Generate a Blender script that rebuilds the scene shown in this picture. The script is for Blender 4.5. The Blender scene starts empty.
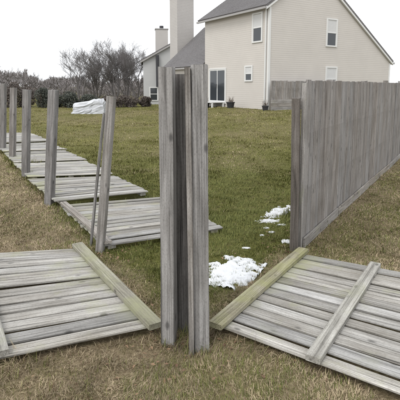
import bpy, bmesh, math, random
import numpy as np
from mathutils import Vector, Matrix

SC = bpy.context.scene
COL = SC.collection
random.seed(7)
rng = np.random.default_rng(11)
R = math.radians

# ------------------------------------------------------------------ camera
CAM_H = 1.75
PITCH = R(8.0)
F = 436.0                      # focal length in photo pixels (400 wide)
HORIZON = 86.0
PPY = HORIZON + F * math.tan(PITCH)      # principal point row
cam_d = bpy.data.cameras.new('camera')
cam = bpy.data.objects.new('camera', cam_d)
COL.objects.link(cam)
cam.location = (0, 0, CAM_H)
cam.rotation_euler = (math.pi / 2 - PITCH, 0, 0)
cam_d.sensor_fit = 'HORIZONTAL'
cam_d.sensor_width = 36.0
cam_d.lens = 36.0 * F / 400.0
cam_d.shift_y = (PPY - 200.0) / 400.0
cam_d.clip_start = 0.05
cam_d.clip_end = 2000
SC.camera = cam
SC.render.resolution_x = 1024
SC.render.resolution_y = 1024

# ------------------------------------------------------------------ sky and sun (overcast)
SUN_EL, SUN_AZ = R(48), R(215)           # azimuth clockwise from +Y
w = bpy.data.worlds.new('World')
SC.world = w
w.use_nodes = True
nt = w.node_tree
bg = nt.nodes['Background']
sky = nt.nodes.new('ShaderNodeTexSky')
sky.sky_type = 'NISHITA'
sky.sun_disc = False
sky.sun_elevation = SUN_EL
sky.sun_rotation = SUN_AZ
sky.air_density = 1.0
sky.dust_density = 4.0
hs = nt.nodes.new('ShaderNodeHueSaturation')
hs.inputs['Saturation'].default_value = 0.15
mx = nt.nodes.new('ShaderNodeMix')
mx.data_type = 'RGBA'
mx.inputs['Factor'].default_value = 0.82
mx.inputs['B'].default_value = (8.6, 8.8, 9.1, 1)
nt.links.new(sky.outputs['Color'], hs.inputs['Color'])
nt.links.new(hs.outputs['Color'], mx.inputs['A'])
nt.links.new(mx.outputs['Result'], bg.inputs['Color'])
bg.inputs['Strength'].default_value = 0.125

sun_d = bpy.data.lights.new('sun', 'SUN')
sun_d.energy = 0.9
sun_d.angle = R(28)
sun_d.color = (1.0, 0.97, 0.93)
sun = bpy.data.objects.new('sun', sun_d)
COL.objects.link(sun)
sv = Vector((math.sin(SUN_AZ) * math.cos(SUN_EL), math.cos(SUN_AZ) * math.cos(SUN_EL), math.sin(SUN_EL)))
sun.rotation_euler = sv.to_track_quat('Z', 'Y').to_euler()
sun.location = sv * 50

SC.view_settings.view_transform = 'Standard'
SC.view_settings.look = 'None'
SC.view_settings.exposure = 0.68
SC.view_settings.gamma = 1.0
SC.view_settings.use_curve_mapping = False
SC.render.engine = 'CYCLES'
SC.cycles.use_denoising = True
SC.cycles.max_bounces = 6
SC.cycles.diffuse_bounces = 3

# ------------------------------------------------------------------ pixel -> place helpers
CP, SP = math.cos(PITCH), math.sin(PITCH)
def ray(px, py):
    u, v = (px - 200.0) / F, (PPY - py) / F
    return Vector((u, CP + v * SP, -SP + v * CP))
CAMP = Vector((0, 0, CAM_H))
def G(px, py, z=0.0):                      # point on the level z seen at a pixel
    d = ray(px, py)
    return CAMP + d * ((z - CAM_H) / d.z)
def AT(px, py, Y):                         # point at depth Y seen at a pixel
    d = ray(px, py)
    return CAMP + d * (Y / d.y)

# ------------------------------------------------------------------ numpy value noise
def _h(i, j, s):
    n = (i * 374761393 + j * 668265263 + s * 974711) & 0x7fffffff
    n = ((n ^ (n >> 13)) * 1274126177) & 0x7fffffff
    return ((n ^ (n >> 16)) & 0xffff) / 65535.0
def vn(x, y, s=0):
    x = np.asarray(x, float); y = np.asarray(y, float)
    i = np.floor(x).astype(np.int64); j = np.floor(y).astype(np.int64)
    fx, fy = x - i, y - j
    fx = fx * fx * (3 - 2 * fx); fy = fy * fy * (3 - 2 * fy)
    a = _h(i, j, s); b = _h(i + 1, j, s); c = _h(i, j + 1, s); d = _h(i + 1, j + 1, s)
    return (a * (1 - fx) + b * fx) * (1 - fy) + (c * (1 - fx) + d * fx) * fy
def fbm(x, y, s=0, o=4):
    t = 0; a = 0.5; n = 0
    for k in range(o):
        t = t + a * vn(np.asarray(x) * 2 ** k, np.asarray(y) * 2 ** k, s + k); n += a; a *= 0.5
    return t / n
def sstep(a, b, x):
    t = np.clip((np.asarray(x, float) - a) / (b - a), 0, 1)
    return t * t * (3 - 2 * t)

RISE = 0.46
def gz(x, y):                               # height of the ground
    x = np.asarray(x, float); y = np.asarray(y, float)
    r = RISE * sstep(9, 23, y) * sstep(-3.0, 1.5, x)
    d = np.hypot(x, y)
    b = (fbm(x * 1.1, y * 1.1, 3, 3) - 0.5) * 0.05 + (fbm(x * 4, y * 4, 9, 2) - 0.5) * 0.02
    return r + b * sstep(60, 20, d)
def gzf(x, y):
    return float(gz(x, y))

# ------------------------------------------------------------------ object helpers
WM = {}
def prop(o, label=None, cat=None, group=None, kind=None):
    if label: o['label'] = label
    if cat: o['category'] = cat
    if group: o['group'] = group
    if kind: o['kind'] = kind
    return o
def thing(name, label, cat, loc, group=None):
    o = bpy.data.objects.new(name, None)
    o.empty_display_size = 0.2
    COL.objects.link(o)
    M = Matrix.Translation(Vector(loc))
    o.matrix_basis = M
    WM[o.name] = M
    return prop(o, label, cat, group)
def put(name, me, mat=None, parent=None, M=None):
    o = bpy.data.objects.new(name, me)
    COL.objects.link(o)
    M = M.copy() if M is not None else Matrix.Identity(4)
    if parent is not None:
        o.parent = parent
        o.matrix_parent_inverse = WM[parent.name].inverted()
    o.matrix_basis = M
    WM[o.name] = M
    if mat is not None and len(me.materials) == 0:
        me.materials.append(mat)
    return o
def mesh(name, vs, fs, smooth=False):
    me = bpy.data.meshes.new(name)
    me.from_pydata([tuple(v) for v in vs], [], fs)
    me.update()
    if smooth:
        me.polygons.foreach_set('use_smooth', [True] * len(me.polygons))
    return me
class MB:
    def __init__(s): s.v = []; s.f = []
    def poly(s, pts):
        n = len(s.v); s.v += [Vector(p) for p in pts]; s.f.append(list(range(n, n + len(pts)))); return s
    def extr(s, pts, vec):                 # polygon swept along a vector
        pts = [Vector(p) for p in pts]; vec = Vector(vec); n = len(pts); k = len(s.v)
        s.v += pts + [p + vec for p in pts]
        s.f.append(list(range(k + n - 1, k - 1, -1)))
        s.f.append(list(range(k + n, k + 2 * n)))
        for i in range(n):
            j = (i + 1) % n
            s.f.append([k + i, k + j, k + n + j, k + n + i])
        return s
    def box(s, o, a, b, c):                # corner + three edge vectors
        o, a, b, c = map(Vector, (o, a, b, c))
        return s.extr([o, o + a, o + a + b, o + b], c)
    def tube(s, p0, p1, r0, r1, n=6, cap=True):
        p0, p1 = Vector(p0), Vector(p1); d = (p1 - p0).normalized()
        u = d.orthogonal().normalized(); v = d.cross(u); k = len(s.v)
        for p, r in ((p0, r0), (p1, r1)):
            for i in range(n):
                t = 2 * math.pi * i / n
                s.v.append(p + u * (math.cos(t) * r) + v * (math.sin(t) * r))
        for i in range(n):
            j = (i + 1) % n
            s.f.append([k + i, k + j, k + n + j, k + n + i])
        if cap:
            s.f.append(list(range(k + n - 1, k - 1, -1))); s.f.append(list(range(k + n, k + 2 * n)))
        return s
    def build(s, name, mat, parent=None, smooth=False, bevel=0):
        me = mesh(name, s.v, s.f, smooth)
        bm = bmesh.new(); bm.from_mesh(me)
        bmesh.ops.recalc_face_normals(bm, faces=bm.faces)
        if bevel:
            bmesh.ops.bevel(bm, geom=bm.edges[:], offset=bevel, segments=1, affect='EDGES')
        bm.to_mesh(me); bm.free()
        return put(name, me, mat, parent)

# ------------------------------------------------------------------ materials
def newmat(name):
    m = bpy.data.materials.new(name); m.use_nodes = True
    n = m.node_tree.nodes; l = m.node_tree.links
    return m, n, l, n['Principled BSDF']
def ramp(n, stops):
    r = n.new('ShaderNodeValToRGB'); e = r.color_ramp.elements
    while len(e) > 1: e.remove(e[-1])
    e[0].position, e[0].color = stops[0][0], (*stops[0][1], 1)
    for p, c in stops[1:]:
        x = e.new(p); x.color = (*c, 1)
    return r
def mixc(n, l, fac, a, b, blend='MIX'):
    m = n.new('ShaderNodeMix'); m.data_type = 'RGBA'; m.blend_type = blend
    for sock, val in (('Factor', fac), ('A', a), ('B', b)):
        if isinstance(val, (int, float)): m.inputs[sock].default_value = val
        elif isinstance(val, tuple): m.inputs[sock].default_value = (*val, 1)
        else: l.new(val, m.inputs[sock])
    return m.outputs['Result']
def noise(n, l, vec, scale, detail=3, rough=0.55):
    t = n.new('ShaderNodeTexNoise'); t.inputs['Scale'].default_value = scale
    t.inputs['Detail'].default_value = detail; t.inputs['Roughness'].default_value = rough
    if vec is not None: l.new(vec, t.inputs['Vector'])
    return t.outputs['Fac']
def maprange(n, l, v, a, b, c=0.0, d=1.0):
    m = n.new('ShaderNodeMapRange'); l.new(v, m.inputs['Value'])
    for k, x in zip(('From Min', 'From Max', 'To Min', 'To Max'), (a, b, c, d)): m.inputs[k].default_value = x
    return m.outputs['Result']
def wood(name, dark, mid, light, moss=0.0, mosscol=(0.17, 0.18, 0.06), vary=0.3, knots=True, nails=False):
    dark, mid, light = [tuple(c * k for c, k in zip(t, (1.03, 0.985, 0.925))) for t in (dark, mid, light)]
    m, n, l, b = newmat(name)
    tc = n.new('ShaderNodeTexCoord'); oi = n.new('ShaderNodeObjectInfo'); geo = n.new('ShaderNodeNewGeometry')
    off = n.new('ShaderNodeVectorMath'); off.operation = 'SCALE'; off.inputs[0].default_value = (37.1, 11.7, 23.3)
    l.new(oi.outputs['Random'], off.inputs['Scale'])
    ad = n.new('ShaderNodeVectorMath'); ad.operation = 'ADD'
    l.new(tc.outputs['Object'], ad.inputs[0]); l.new(off.outputs['Vector'], ad.inputs[1])
    def stretch(sx, sy, sz):
        mp = n.new('ShaderNodeMapping'); mp.inputs['Scale'].default_value = (sx, sy, sz)
        l.new(ad.outputs['Vector'], mp.inputs['Vector']); return mp.outputs['Vector']
    warp = noise(n, l, stretch(1.3, 7, 7), 1.0, 2)
    sv_ = n.new('ShaderNodeVectorMath'); sv_.operation = 'SCALE'; sv_.inputs[0].default_value = (0, 4.5, 2.0); l.new(warp, sv_.inputs['Scale'])
    wv = n.new('ShaderNodeVectorMath'); wv.operation = 'ADD'; l.new(stretch(0.35, 30, 30), wv.inputs[0]); l.new(sv_.outputs['Vector'], wv.inputs[1])
    broad = noise(n, l, wv.outputs['Vector'], 1.0, 3, 0.5)
    fine = noise(n, l, stretch(1.6, 260, 260), 1.0, 2, 0.6)
    grit = noise(n, l, stretch(60, 170, 170), 1.0, 3, 0.7)
    blotch = noise(n, l, stretch(2.3, 6, 6), 1.0, 4, 0.6)
    midn = noise(n, l, stretch(0.8, 95, 95), 1.0, 2, 0.6)
    crack = noise(n, l, stretch(0.7, 80, 80), 1.0, 1, 0.5)
    bm_ = n.new('ShaderNodeMath'); bm_.operation = 'MULTIPLY_ADD'; l.new(midn, bm_.inputs[0]); bm_.inputs[1].default_value = 0.9; l.new(maprange(n, l, broad, 0, 1, -0.40, 0.48), bm_.inputs[2])
    c = ramp(n, [(0.24, dark), (0.44, mid), (0.68, light)]); l.new(bm_.outputs[0], c.inputs['Fac'])
    fr = ramp(n, [(0.38, (0.60, 0.585, 0.57)), (0.50, (1, 1, 1)), (0.66, (1.08, 1.08, 1.08))]); l.new(fine, fr.inputs['Fac'])
    col = mixc(n, l, 0.8, c.outputs['Color'], fr.outputs['Color'], 'MULTIPLY')
    gr = ramp(n, [(0.36, (0.62, 0.60, 0.58)), (0.5, (1, 1, 1))]); l.new(grit, gr.inputs['Fac'])
    col = mixc(n, l, 0.7, col, gr.outputs['Color'], 'MULTIPLY')
    ck = maprange(n, l, crack, 0.28, 0.32, 0.85, 0.0)
    col = mixc(n, l, ck, col, tuple(x * 0.3 for x in dark))
    br = ramp(n, [(0.33, (0.70, 0.675, 0.64)), (0.6, (1.06, 1.06, 1.07))]); l.new(blotch, br.inputs['Fac'])
    col = mixc(n, l, 0.9, col, br.outputs['Color'], 'MULTIPLY')
    if knots:
        vo = n.new('ShaderNodeTexVoronoi'); vo.inputs['Scale'].default_value = 1.0
        l.new(stretch(4.2, 8, 8), vo.inputs['Vector'])
        kf = maprange(n, l, vo.outputs['Distance'], 0.07, 0.16, 0.8, 0.0)
        col = mixc(n, l, kf, col, tuple(x * 0.42 for x in dark))
    if moss:
        mn = noise(n, l, geo.outputs['Position'], 3.2, 5, 0.65)
        if name == 'weathered_slat':                 # damp, mossy ends where the panel meets its posts
            sp = n.new('ShaderNodeSeparateXYZ'); l.new(tc.outputs['Object'], sp.inputs[0])
            am = n.new('ShaderNodeMath'); am.operation = 'ADD'; l.new(mn, am.inputs[0]); l.new(maprange(n, l, sp.outputs['X'], 0.02, 0.6, 0.15, 0.0), am.inputs[1]); mn = am.outputs[0]
        mf = maprange(n, l, mn, 0.62 - 0.4 * moss, 0.86 - 0.4 * moss, 0.0, 0.9)
        col = mixc(n, l, mf, col, mixc(n, l, fine, mosscol, tuple(x * 1.9 for x in mosscol)))
    if nails:
        def mth(op, a, b=None):
            q = n.new('ShaderNodeMath'); q.operation = op
            for k, v in enumerate((a, b)):
                if v is None: continue
                if isinstance(v, (int, float)): q.inputs[k].default_value = v
                else: l.new(v, q.inputs[k])
            return q.outputs[0]
        sx = n.new('ShaderNodeSeparateXYZ'); l.new(tc.outputs['Object'], sx.inputs[0])
        xw = mth('SUBTRACT', mth('MODULO', mth('ADD', sx.outputs['X'], 0.57 - 0.33 + 0.03), 0.6), 0.3)
        dy = mth('ABSOLUTE', mth('SUBTRACT', mth('ABSOLUTE', sx.outputs['Y']), 0.036))
        stain = mth('MULTIPLY', maprange(n, l, dy, 0.003, 0.013, 1, 0), mth('MULTIPLY', maprange(n, l, xw, -0.15, 0.0, 0, 1), maprange(n, l, xw, 0.004, 0.008, 1, 0)))
        stain = mth('MULTIPLY', stain, maprange(n, l, blotch, 0.35, 0.6, 0.15, 0.75))
        col = mixc(n, l, stain, col, (0.075, 0.055, 0.045))
    hv = n.new('ShaderNodeHueSaturation'); l.new(col, hv.inputs['Color'])
    l.new(maprange(n, l, oi.outputs['Random'], 0, 1, 1 - vary, 1 + vary * 0.75), hv.inputs['Value'])
    wn = n.new('ShaderNodeTexWhiteNoise'); wn.noise_dimensions = '1D'; l.new(oi.outputs['Random'], wn.inputs['W'])
    l.new(maprange(n, l, wn.outputs['Value'], 0, 1, 0.45, 1.0), hv.inputs['Saturation'])
    l.new(hv.outputs['Color'], b.inputs['Base Color'])
    b.inputs['Roughness'].default_value = 0.86
    b.inputs['Specular IOR Level'].default_value = 0.25
    bp = n.new('ShaderNodeBump'); bp.inputs['Strength'].default_value = 0.55; bp.inputs['Distance'].default_value = 0.006
    hsum = n.new('ShaderNodeMath'); hsum.operation = 'ADD'; l.new(midn, hsum.inputs[0]); l.new(fine, hsum.inputs[1])
    l.new(hsum.outputs[0], bp.inputs['Height']); l.new(bp.outputs['Normal'], b.inputs['Normal'])
    return m
def plain(name, col, rough=0.6, var=0.12, scale=3.0, metal=0.0, spec=0.4, bump=0.0):
    m, n, l, b = newmat(name)
    tc = n.new('ShaderNodeTexCoord')
    f = noise(n, l, tc.outputs['Object'], scale, 5, 0.6)
    l.new(mixc(n, l, f, tuple(c * (1 - var) for c in col), tuple(min(1, c * (1 + var)) for c in col)), b.inputs['Base Color'])
    b.inputs['Roughness'].default_value = rough; b.inputs['Metallic'].default_value = metal
    b.inputs['Specular IOR Level'].default_value = spec
    if bump:
        bp = n.new('ShaderNodeBump'); bp.inputs['Strength'].default_value = bump; bp.inputs['Distance'].default_value = 0.02
        l.new(noise(n, l, tc.outputs['Object'], scale * 6, 4), bp.inputs['Height']); l.new(bp.outputs['Normal'], b.inputs['Normal'])
    return m

W_SLAT = wood('weathered_slat', (0.20, 0.198, 0.188), (0.315, 0.315, 0.302), (0.415, 0.416, 0.402), moss=0.18, mosscol=(0.19, 0.19, 0.11), vary=0.22)
W_FENCE = wood('weathered_fence', (0.19, 0.18, 0.174), (0.258, 0.247, 0.24), (0.32, 0.308, 0.30), vary=0.13, nails=True)
W_LINE = wood('weathered_line_post', (0.13, 0.12, 0.115), (0.20, 0.19, 0.185), (0.285, 0.275, 0.27), vary=0.12)
W_POST = wood('weathered_post', (0.14, 0.135, 0.13), (0.23, 0.225, 0.22), (0.32, 0.315, 0.31), vary=0.1)
W_DARKPOST = wood('dark_shaded_post', (0.065, 0.06, 0.055), (0.13, 0.12, 0.113), (0.20, 0.188, 0.18), vary=0.1, knots=False)  # dark end post wood; on the middle post it paints the recess shade
W_RAIL = wood('mossy_rail', (0.16, 0.15, 0.105), (0.27, 0.26, 0.19), (0.38, 0.375, 0.29), moss=0.42, mosscol=(0.185, 0.185, 0.075), vary=0.08)
W_GREY = wood('grey_rail', (0.17, 0.165, 0.14), (0.28, 0.275, 0.235), (0.39, 0.385, 0.34), moss=0.3, mosscol=(0.18, 0.18, 0.09), vary=0.08)
W_KICK = wood('pale_kickboard', (0.19, 0.175, 0.155), (0.28, 0.265, 0.245), (0.37, 0.355, 0.335), moss=0.12, vary=0.12)

SIDING = plain('cream_siding', (0.485, 0.455, 0.418), 0.55, 0.08, 1.2, bump=0.1)
SIDING2 = plain('pale_siding', (0.42, 0.42, 0.415), 0.6, 0.06, 1.2)
CHIM = plain('chimney_cladding', (0.40, 0.38, 0.36), 0.65, 0.08, 1.5)
TRIM = plain('white_trim', (0.60, 0.60, 0.585), 0.5, 0.04, 4)
DARKTRIM = plain('grey_fascia', (0.30, 0.29, 0.28), 0.55, 0.08, 4)
METAL = plain('dark_metal', (0.05, 0.05, 0.055), 0.5, 0.2, 5, metal=0.4)
SKYREFL = plain('sky_reflection_white', (0.58, 0.58, 0.575), 0.7, 0.05, 6)  # pale colour standing in for sky reflected in upper sash glass
DARKPOT = plain('dark_plastic', (0.025, 0.025, 0.027), 0.55, 0.3, 9)
BARK = plain('bare_bark', (0.15, 0.138, 0.135), 0.9, 0.3, 6)
FARBARK = plain('far_bark', (0.15, 0.135, 0.13), 0.9, 0.3, 0.5)  # lightened, distance haze is put into the colour
BARK2 = plain('brown_twig', (0.11, 0.085, 0.066), 0.9, 0.3, 6)
def mk_glass():
    m, n, l, b = newmat('window_glass')
    b.inputs['Base Color'].default_value = (0.035, 0.04, 0.045, 1)
    b.inputs['Roughness'].default_value = 0.06
    tc = n.new('ShaderNodeTexCoord'); bp = n.new('ShaderNodeBump'); bp.inputs['Strength'].default_value = 0.04
    l.new(noise(n, l, tc.outputs['Object'], 1.3, 2), bp.inputs['Height']); l.new(bp.outputs['Normal'], b.inputs['Normal'])
    return m
GLASS = mk_glass()
def mk_shingle():
    m, n, l, b = newmat('roof_shingle')
    tc = n.new('ShaderNodeTexCoord')
    f1 = noise(n, l, tc.outputs['Object'], 9, 4, 0.7); f2 = noise(n, l, tc.outputs['Object'], 0.8, 3)
    c = ramp(n, [(0.3, (0.078, 0.073, 0.073)), (0.7, (0.17, 0.161, 0.16))]); l.new(f1, c.inputs['Fac'])
    l.new(mixc(n, l, maprange(n, l, f2, 0.35, 0.65, 0, 0.5), c.outputs['Color'], (0.15, 0.144, 0.145)), b.inputs['Base Color'])
    b.inputs['Roughness'].default_value = 0.9
    return m
SHINGLE = mk_shingle()
def leaf_mat(name, a, c):
    m, n, l, b = newmat(name)
    geo = n.new('ShaderNodeNewGeometry')
    l.new(mixc(n, l, geo.outputs['Random Per Island'], a, c), b.inputs['Base Color'])
    b.inputs['Roughness'].default_value = 0.75
    return m
EVERGREEN = leaf_mat('evergreen_leaf', (0.035, 0.042, 0.034), (0.08, 0.085, 0.067))  # greyed and lightened in place of haze over the far shrubs
BROWNLEAF = leaf_mat('brown_leaf', (0.06, 0.048, 0.041), (0.13, 0.105, 0.09))  # brown lightened too, haze painted into the leaf colour
LITTER = leaf_mat('dead_leaf', (0.10, 0.055, 0.03), (0.22, 0.14, 0.08))
def mk_snow():
    m, n, l, b = newmat('snow')
    tc = n.new('ShaderNodeTexCoord')
    f = noise(n, l, tc.outputs['Object'], 14, 5, 0.65)
    l.new(mixc(n, l, f, (0.50, 0.51, 0.525), (0.68, 0.69, 0.70)), b.inputs['Base Color'])
    b.inputs['Roughness'].default_value = 0.65
    b.inputs['Subsurface Weight'].default_value = 0.35
    b.inputs['Subsurface Radius'].default_value = (0.03, 0.035, 0.04)
    bp = n.new('ShaderNodeBump'); bp.inputs['Strength'].default_value = 0.6; bp.inputs['Distance'].default_value = 0.012
    l.new(noise(n, l, tc.outputs['Object'], 70, 4), bp.inputs['Height']); l.new(bp.outputs['Normal'], b.inputs['Normal'])
    return m
SNOW = mk_snow()
TARP = plain('white_tarp', (0.47, 0.48, 0.50), 0.55, 0.10, 2.0, bump=0.5)

# ------------------------------------------------------------------ layout of the fence lines
POST_C = G(185, 342)                       # foot of the corner posts
dL = Vector((ray(-74, HORIZON).x, ray(-74, HORIZON).y, 0)).normalized()
dR = Vector((ray(478, HORIZON).x, ray(478, HORIZON).y, 0)).normalized()
POST_R = G(293.5, 250)                     # foot of the post that ends the standing fence
nR = Vector((dR.y, -dR.x, 0))              # outer side of the standing fence (towards lower right)

# colour of the lawn: 0 straw, 1 green
def green(x, y):
    x = np.asarray(x, float); y = np.asarray(y, float)
    px_, py_ = x - POST_C.x, y - POST_C.y
    sl = px_ * dL.y - py_ * dL.x           # >0 right of the left line
    sr = -(px_ * dR.y - py_ * dR.x)        # >0 left of the right line
    inside = sstep(-0.1, 0.35, sl) * sstep(-0.1, 0.3, sr)
    d = np.hypot(x, y)
    pat = fbm(x * 0.9, y * 0.9, 21, 4); pat2 = fbm(x * 0.17 + 3, y * 0.17, 41, 3)
    g_in = 1.05 - 0.27 * sstep(6, 16, d) + (pat - 0.5) * 0.8 + (pat2 - 0.5) * 0.7
    out_r = sstep(0.0, 0.4, -sr) * 0.26 * sstep(3.2, 5.0, y)
    near = np.exp(-((x - 0.2) ** 2 / 0.3 + (y - 2.4) ** 2 / 0.08)) * 0.3
    g_out = 0.15 + (pat - 0.5) * 0.8 + out_r + near
    return np.clip(inside * g_in + (1 - inside) * g_out, 0, 1)

# ------------------------------------------------------------------ ground
def axis(lo, hi, fine_lo, fine_hi, step, grow=1.13):
    a = list(np.arange(fine_lo, fine_hi, step)); s = step; v = a[-1]
    while v < hi: s *= grow; v += s; a.append(v)
    s = step; v = a[0]
    while v > lo: s *= grow; v -= s; a.insert(0, v)
    return np.array(a)
gx = axis(-700, 700, -4.5, 5.5, 0.055); gy = axis(-60, 1200, 1.2, 9.5, 0.055)
X, Y = np.meshgrid(gx, gy)
Z = gz(X, Y)
nx, ny = len(gx), len(gy)
gm = bpy.data.meshes.new('ground')
gm.vertices.add(nx * ny)
gm.vertices.foreach_set('co', np.stack([X, Y, Z], -1).astype(np.float32).ravel())
ii, jj = np.meshgrid(np.arange(nx - 1), np.arange(ny - 1))
base = (jj * nx + ii).ravel()
quads = np.stack([base, base + 1, base + nx + 1, base + nx], -1).astype(np.int32)
gm.loops.add(quads.size); gm.loops.foreach_set('vertex_index', quads.ravel())
gm.polygons.add(len(quads)); gm.polygons.foreach_set('loop_start', np.arange(0, quads.size, 4, dtype=np.int32))
gm.update(); gm.validate()
gm.polygons.foreach_set('use_smooth', np.ones(len(quads), bool))
at = gm.attributes.new('green', 'FLOAT', 'POINT'); at.data.foreach_set('value', green(X, Y).astype(np.float32).ravel())
def mk_ground():
    m, n, l, b = newmat('lawn_soil')
    geo = n.new('ShaderNodeNewGeometry'); a = n.new('ShaderNodeAttribute'); a.attribute_name = 'green'
    P = geo.outputs['Position']
    n1 = noise(n, l, P, 38, 5, 0.7); n2 = noise(n, l, P, 7, 4, 0.6); n3 = noise(n, l, P, 160, 3, 0.7)
    straw = ramp(n, [(0.3, (0.13, 0.098, 0.06)), (0.5, (0.24, 0.19, 0.118)), (0.68, (0.35, 0.285, 0.185))]); l.new(n1, straw.inputs['Fac'])
    grn = ramp(n, [(0.3, (0.05, 0.056, 0.015)), (0.5, (0.12, 0.122, 0.034)), (0.7, (0.20, 0.185, 0.06))]); l.new(n1, grn.inputs['Fac'])
    gsum = n.new('ShaderNodeMath'); gsum.operation = 'ADD'; l.new(a.outputs['Fac'], gsum.inputs[0]); l.new(maprange(n, l, n2, 0.3, 0.7, -0.3, 0.3), gsum.inputs[1])
    gsum.use_clamp = True
    col = mixc(n, l, gsum.outputs[0], straw.outputs['Color'], grn.outputs['Color'])
    dk = ramp(n, [(0.36, (0.45, 0.42, 0.38)), (0.55, (1, 1, 1))]); l.new(n3, dk.inputs['Fac'])
    col = mixc(n, l, 0.8, col, dk.outputs['Color'], 'MULTIPLY')
    l.new(col, b.inputs['Base Color']); b.inputs['Roughness'].default_value = 0.95; b.inputs['Specular IOR Level'].default_value = 0.1
    bp = n.new('ShaderNodeBump'); bp.inputs['Strength'].default_value = 0.9; bp.inputs['Distance'].default_value = 0.03
    l.new(n1, bp.inputs['Height']); l.new(bp.outputs['Normal'], b.inputs['Normal'])
    return m
gm.materials.append(mk_ground())
prop(put('ground', gm), kind='structure')

# ------------------------------------------------------------------ boards
BOARDS = {}
def board_mesh(L, W, T, var, warp=1.0, seg=6, sh0=0.0, sh1=0.0):
    seg = 16 if T > 0.07 else 6
    key = (round(L, 2), round(W, 3), round(T, 3), var, warp, sh0, sh1)
    if key in BOARDS: return BOARDS[key]
    rd = random.Random(hash(key) & 0xffff)
    L2 = L + rd.uniform(-0.018, 0.018) * (warp if warp != 0.9 else 0.1)
    ch = min(0.004, T * 0.2)
    prof = [(-W/2 + ch, 0), (W/2 - ch, 0), (W/2, ch), (W/2, T - ch), (W/2 - ch, T), (-W/2 + ch, T), (-W/2, T - ch), (-W/2, ch)]
    bow = rd.uniform(-0.008, 0.008) * warp; sag = rd.uniform(-0.004, 0.007) * warp; tw = rd.uniform(-0.035, 0.035) * warp; cup = rd.uniform(-0.004, 0.005) * warp
    vs, fs = [], []
    for i in range(seg + 1):
        t = i / seg; x = L2 * t; k = 4 * t * (1 - t); a = tw * (t - 0.5)
        for q, (y, z) in enumerate(prof):
            e = rd.uniform(-0.0016, 0.0016) * warp
            y2 = y + bow * k + e
            z2 = z + sag * k + y * a + cup * (abs(y) / (W / 2)) ** 2
            xx = x + (rd.uniform(-0.006, 0.006) * (warp if warp != 0.9 else 0.2) if i in (0, seg) else 0)
            xx += y * (sh0 * (1 - t) + sh1 * t)
            vs.append((xx, y2, z2))
    n = 8
    for i in range(seg):
        for q in range(n):
            p = (q + 1) % n
            fs.append([i * n + q, (i + 1) * n + q, (i + 1) * n + p, i * n + p][::-1])
    fs.append(list(range(n))[::-1]); fs.append([seg * n + q for q in range(n)])
    me = mesh('board', vs, fs)
    bm = bmesh.new(); bm.from_mesh(me); bmesh.ops.recalc_face_normals(bm, faces=bm.faces); bm.to_mesh(me); bm.free()
    BOARDS[key] = me
    return me
def frame(p0, p1, up):
    x = (Vector(p1) - Vector(p0)).normalized(); up = Vector(up)
    y = up.cross(x).normalized(); z = x.cross(y)
    return Matrix(((x.x, y.x, z.x, p0[0]), (x.y, y.y, z.y, p0[1]), (x.z, y.z, z.z, p0[2]), (0, 0, 0, 1)))
MATB = {}
def board(name, p0, p1, W, T, up, mat, parent, warp=1.0, nvar=5, ends=None):
    p0, p1 = Vector(p0), Vector(p1)
    L = (p1 - p0).length
    sh = (0.0, 0.0)
    if ends:
        fm = frame(p0, p1, up); ux_, uy_ = Vector(fm.col[0][:3]), Vector(fm.col[1][:3])
        sh = tuple(round(e.dot(ux_) / e.dot(uy_), 2) for e in ends)
    me = board_mesh(round(L, 2), W, T, random.randrange(nvar), warp, 6, *sh)
    key = (me.name, mat.name)
    if key not in MATB:
        m2 = me if len(me.materials) == 0 else me.copy()
        if len(m2.materials): m2.materials[0] = mat
        else: m2.materials.append(mat)
        MATB[key] = m2
    return put(name, MATB[key], None, parent, frame(p0, p1, up))

def fallen_panel(label, A, B, C, D, n, rails, railmat, rails_on_top, group, strip=False, gap=0.021, z=0.0, over=0.02, slatmat=W_SLAT):
    """A,B: near and far end of the edge along the posts; D,C: the ends of the slats that start at A and B."""
    A, B, C, D = map(Vector, (A, B, C, D))
    root = thing('fallen_fence', label, 'fence', ((A + B + C + D) / 4) * 1.0, group)
    wdt = (B - A).length / n
    for i in range(n):
        t = (i + 0.5) / n
        p0 = A.lerp(B, t); p1 = D.lerp(C, t)
        u = (p1 - p0).normalized()
        j = random.uniform(-0.014, 0.014)
        p0 = p0 + u * (-over + j) + Vector((0, 0, random.uniform(-0.003, 0.004)))
        p1 = p1 + u * (random.choice((0, 0, 0, 0, -.03)) + random.uniform(-0.012, 0.012)) + (B - A).normalized() * random.uniform(-0.008, 0.008) + Vector((0, 0, random.uniform(-0.003, 0.006)))
        up = (B - A).cross(p1 - p0); up = up if up.z > 0 else -up
        wd = min(wdt, (C - D).length / n) - gap + random.uniform(-0.006, 0.006)
        board('slat', p0, p1, round(wd, 3), 0.019, up, slatmat, root, ends=(B - A, C - D))
    for v, e0, e1, mt in rails:
        p0 = A.lerp(D, v); p1 = B.lerp(C, v); u = (p1 - p0).normalized()
        p0, p1 = p0 - u * e0, p1 + u * e1
        up = (B - A).cross(D - A); up = up if up.z > 0 else -up
        h = Vector((0, 0, 0.024 if rails_on_top else -0.042))
        board('rail', p0 + h, p1 + h, (0.110 if v < 0.1 else 0.095) if rails_on_top else 0.088, 0.040, up, mt, root, warp=0.5)
    if strip:
        h = Vector((0, 0, 0.026)); u = (D - A).normalized()
        board('rail', A + h + u * 0.035, B + h + u * 0.035, 0.085, 0.036, (0, 0, 1), W_KICK, root, warp=0.6)
    return root

GRP = 'collapsed fence panels lying on the lawn'
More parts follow.
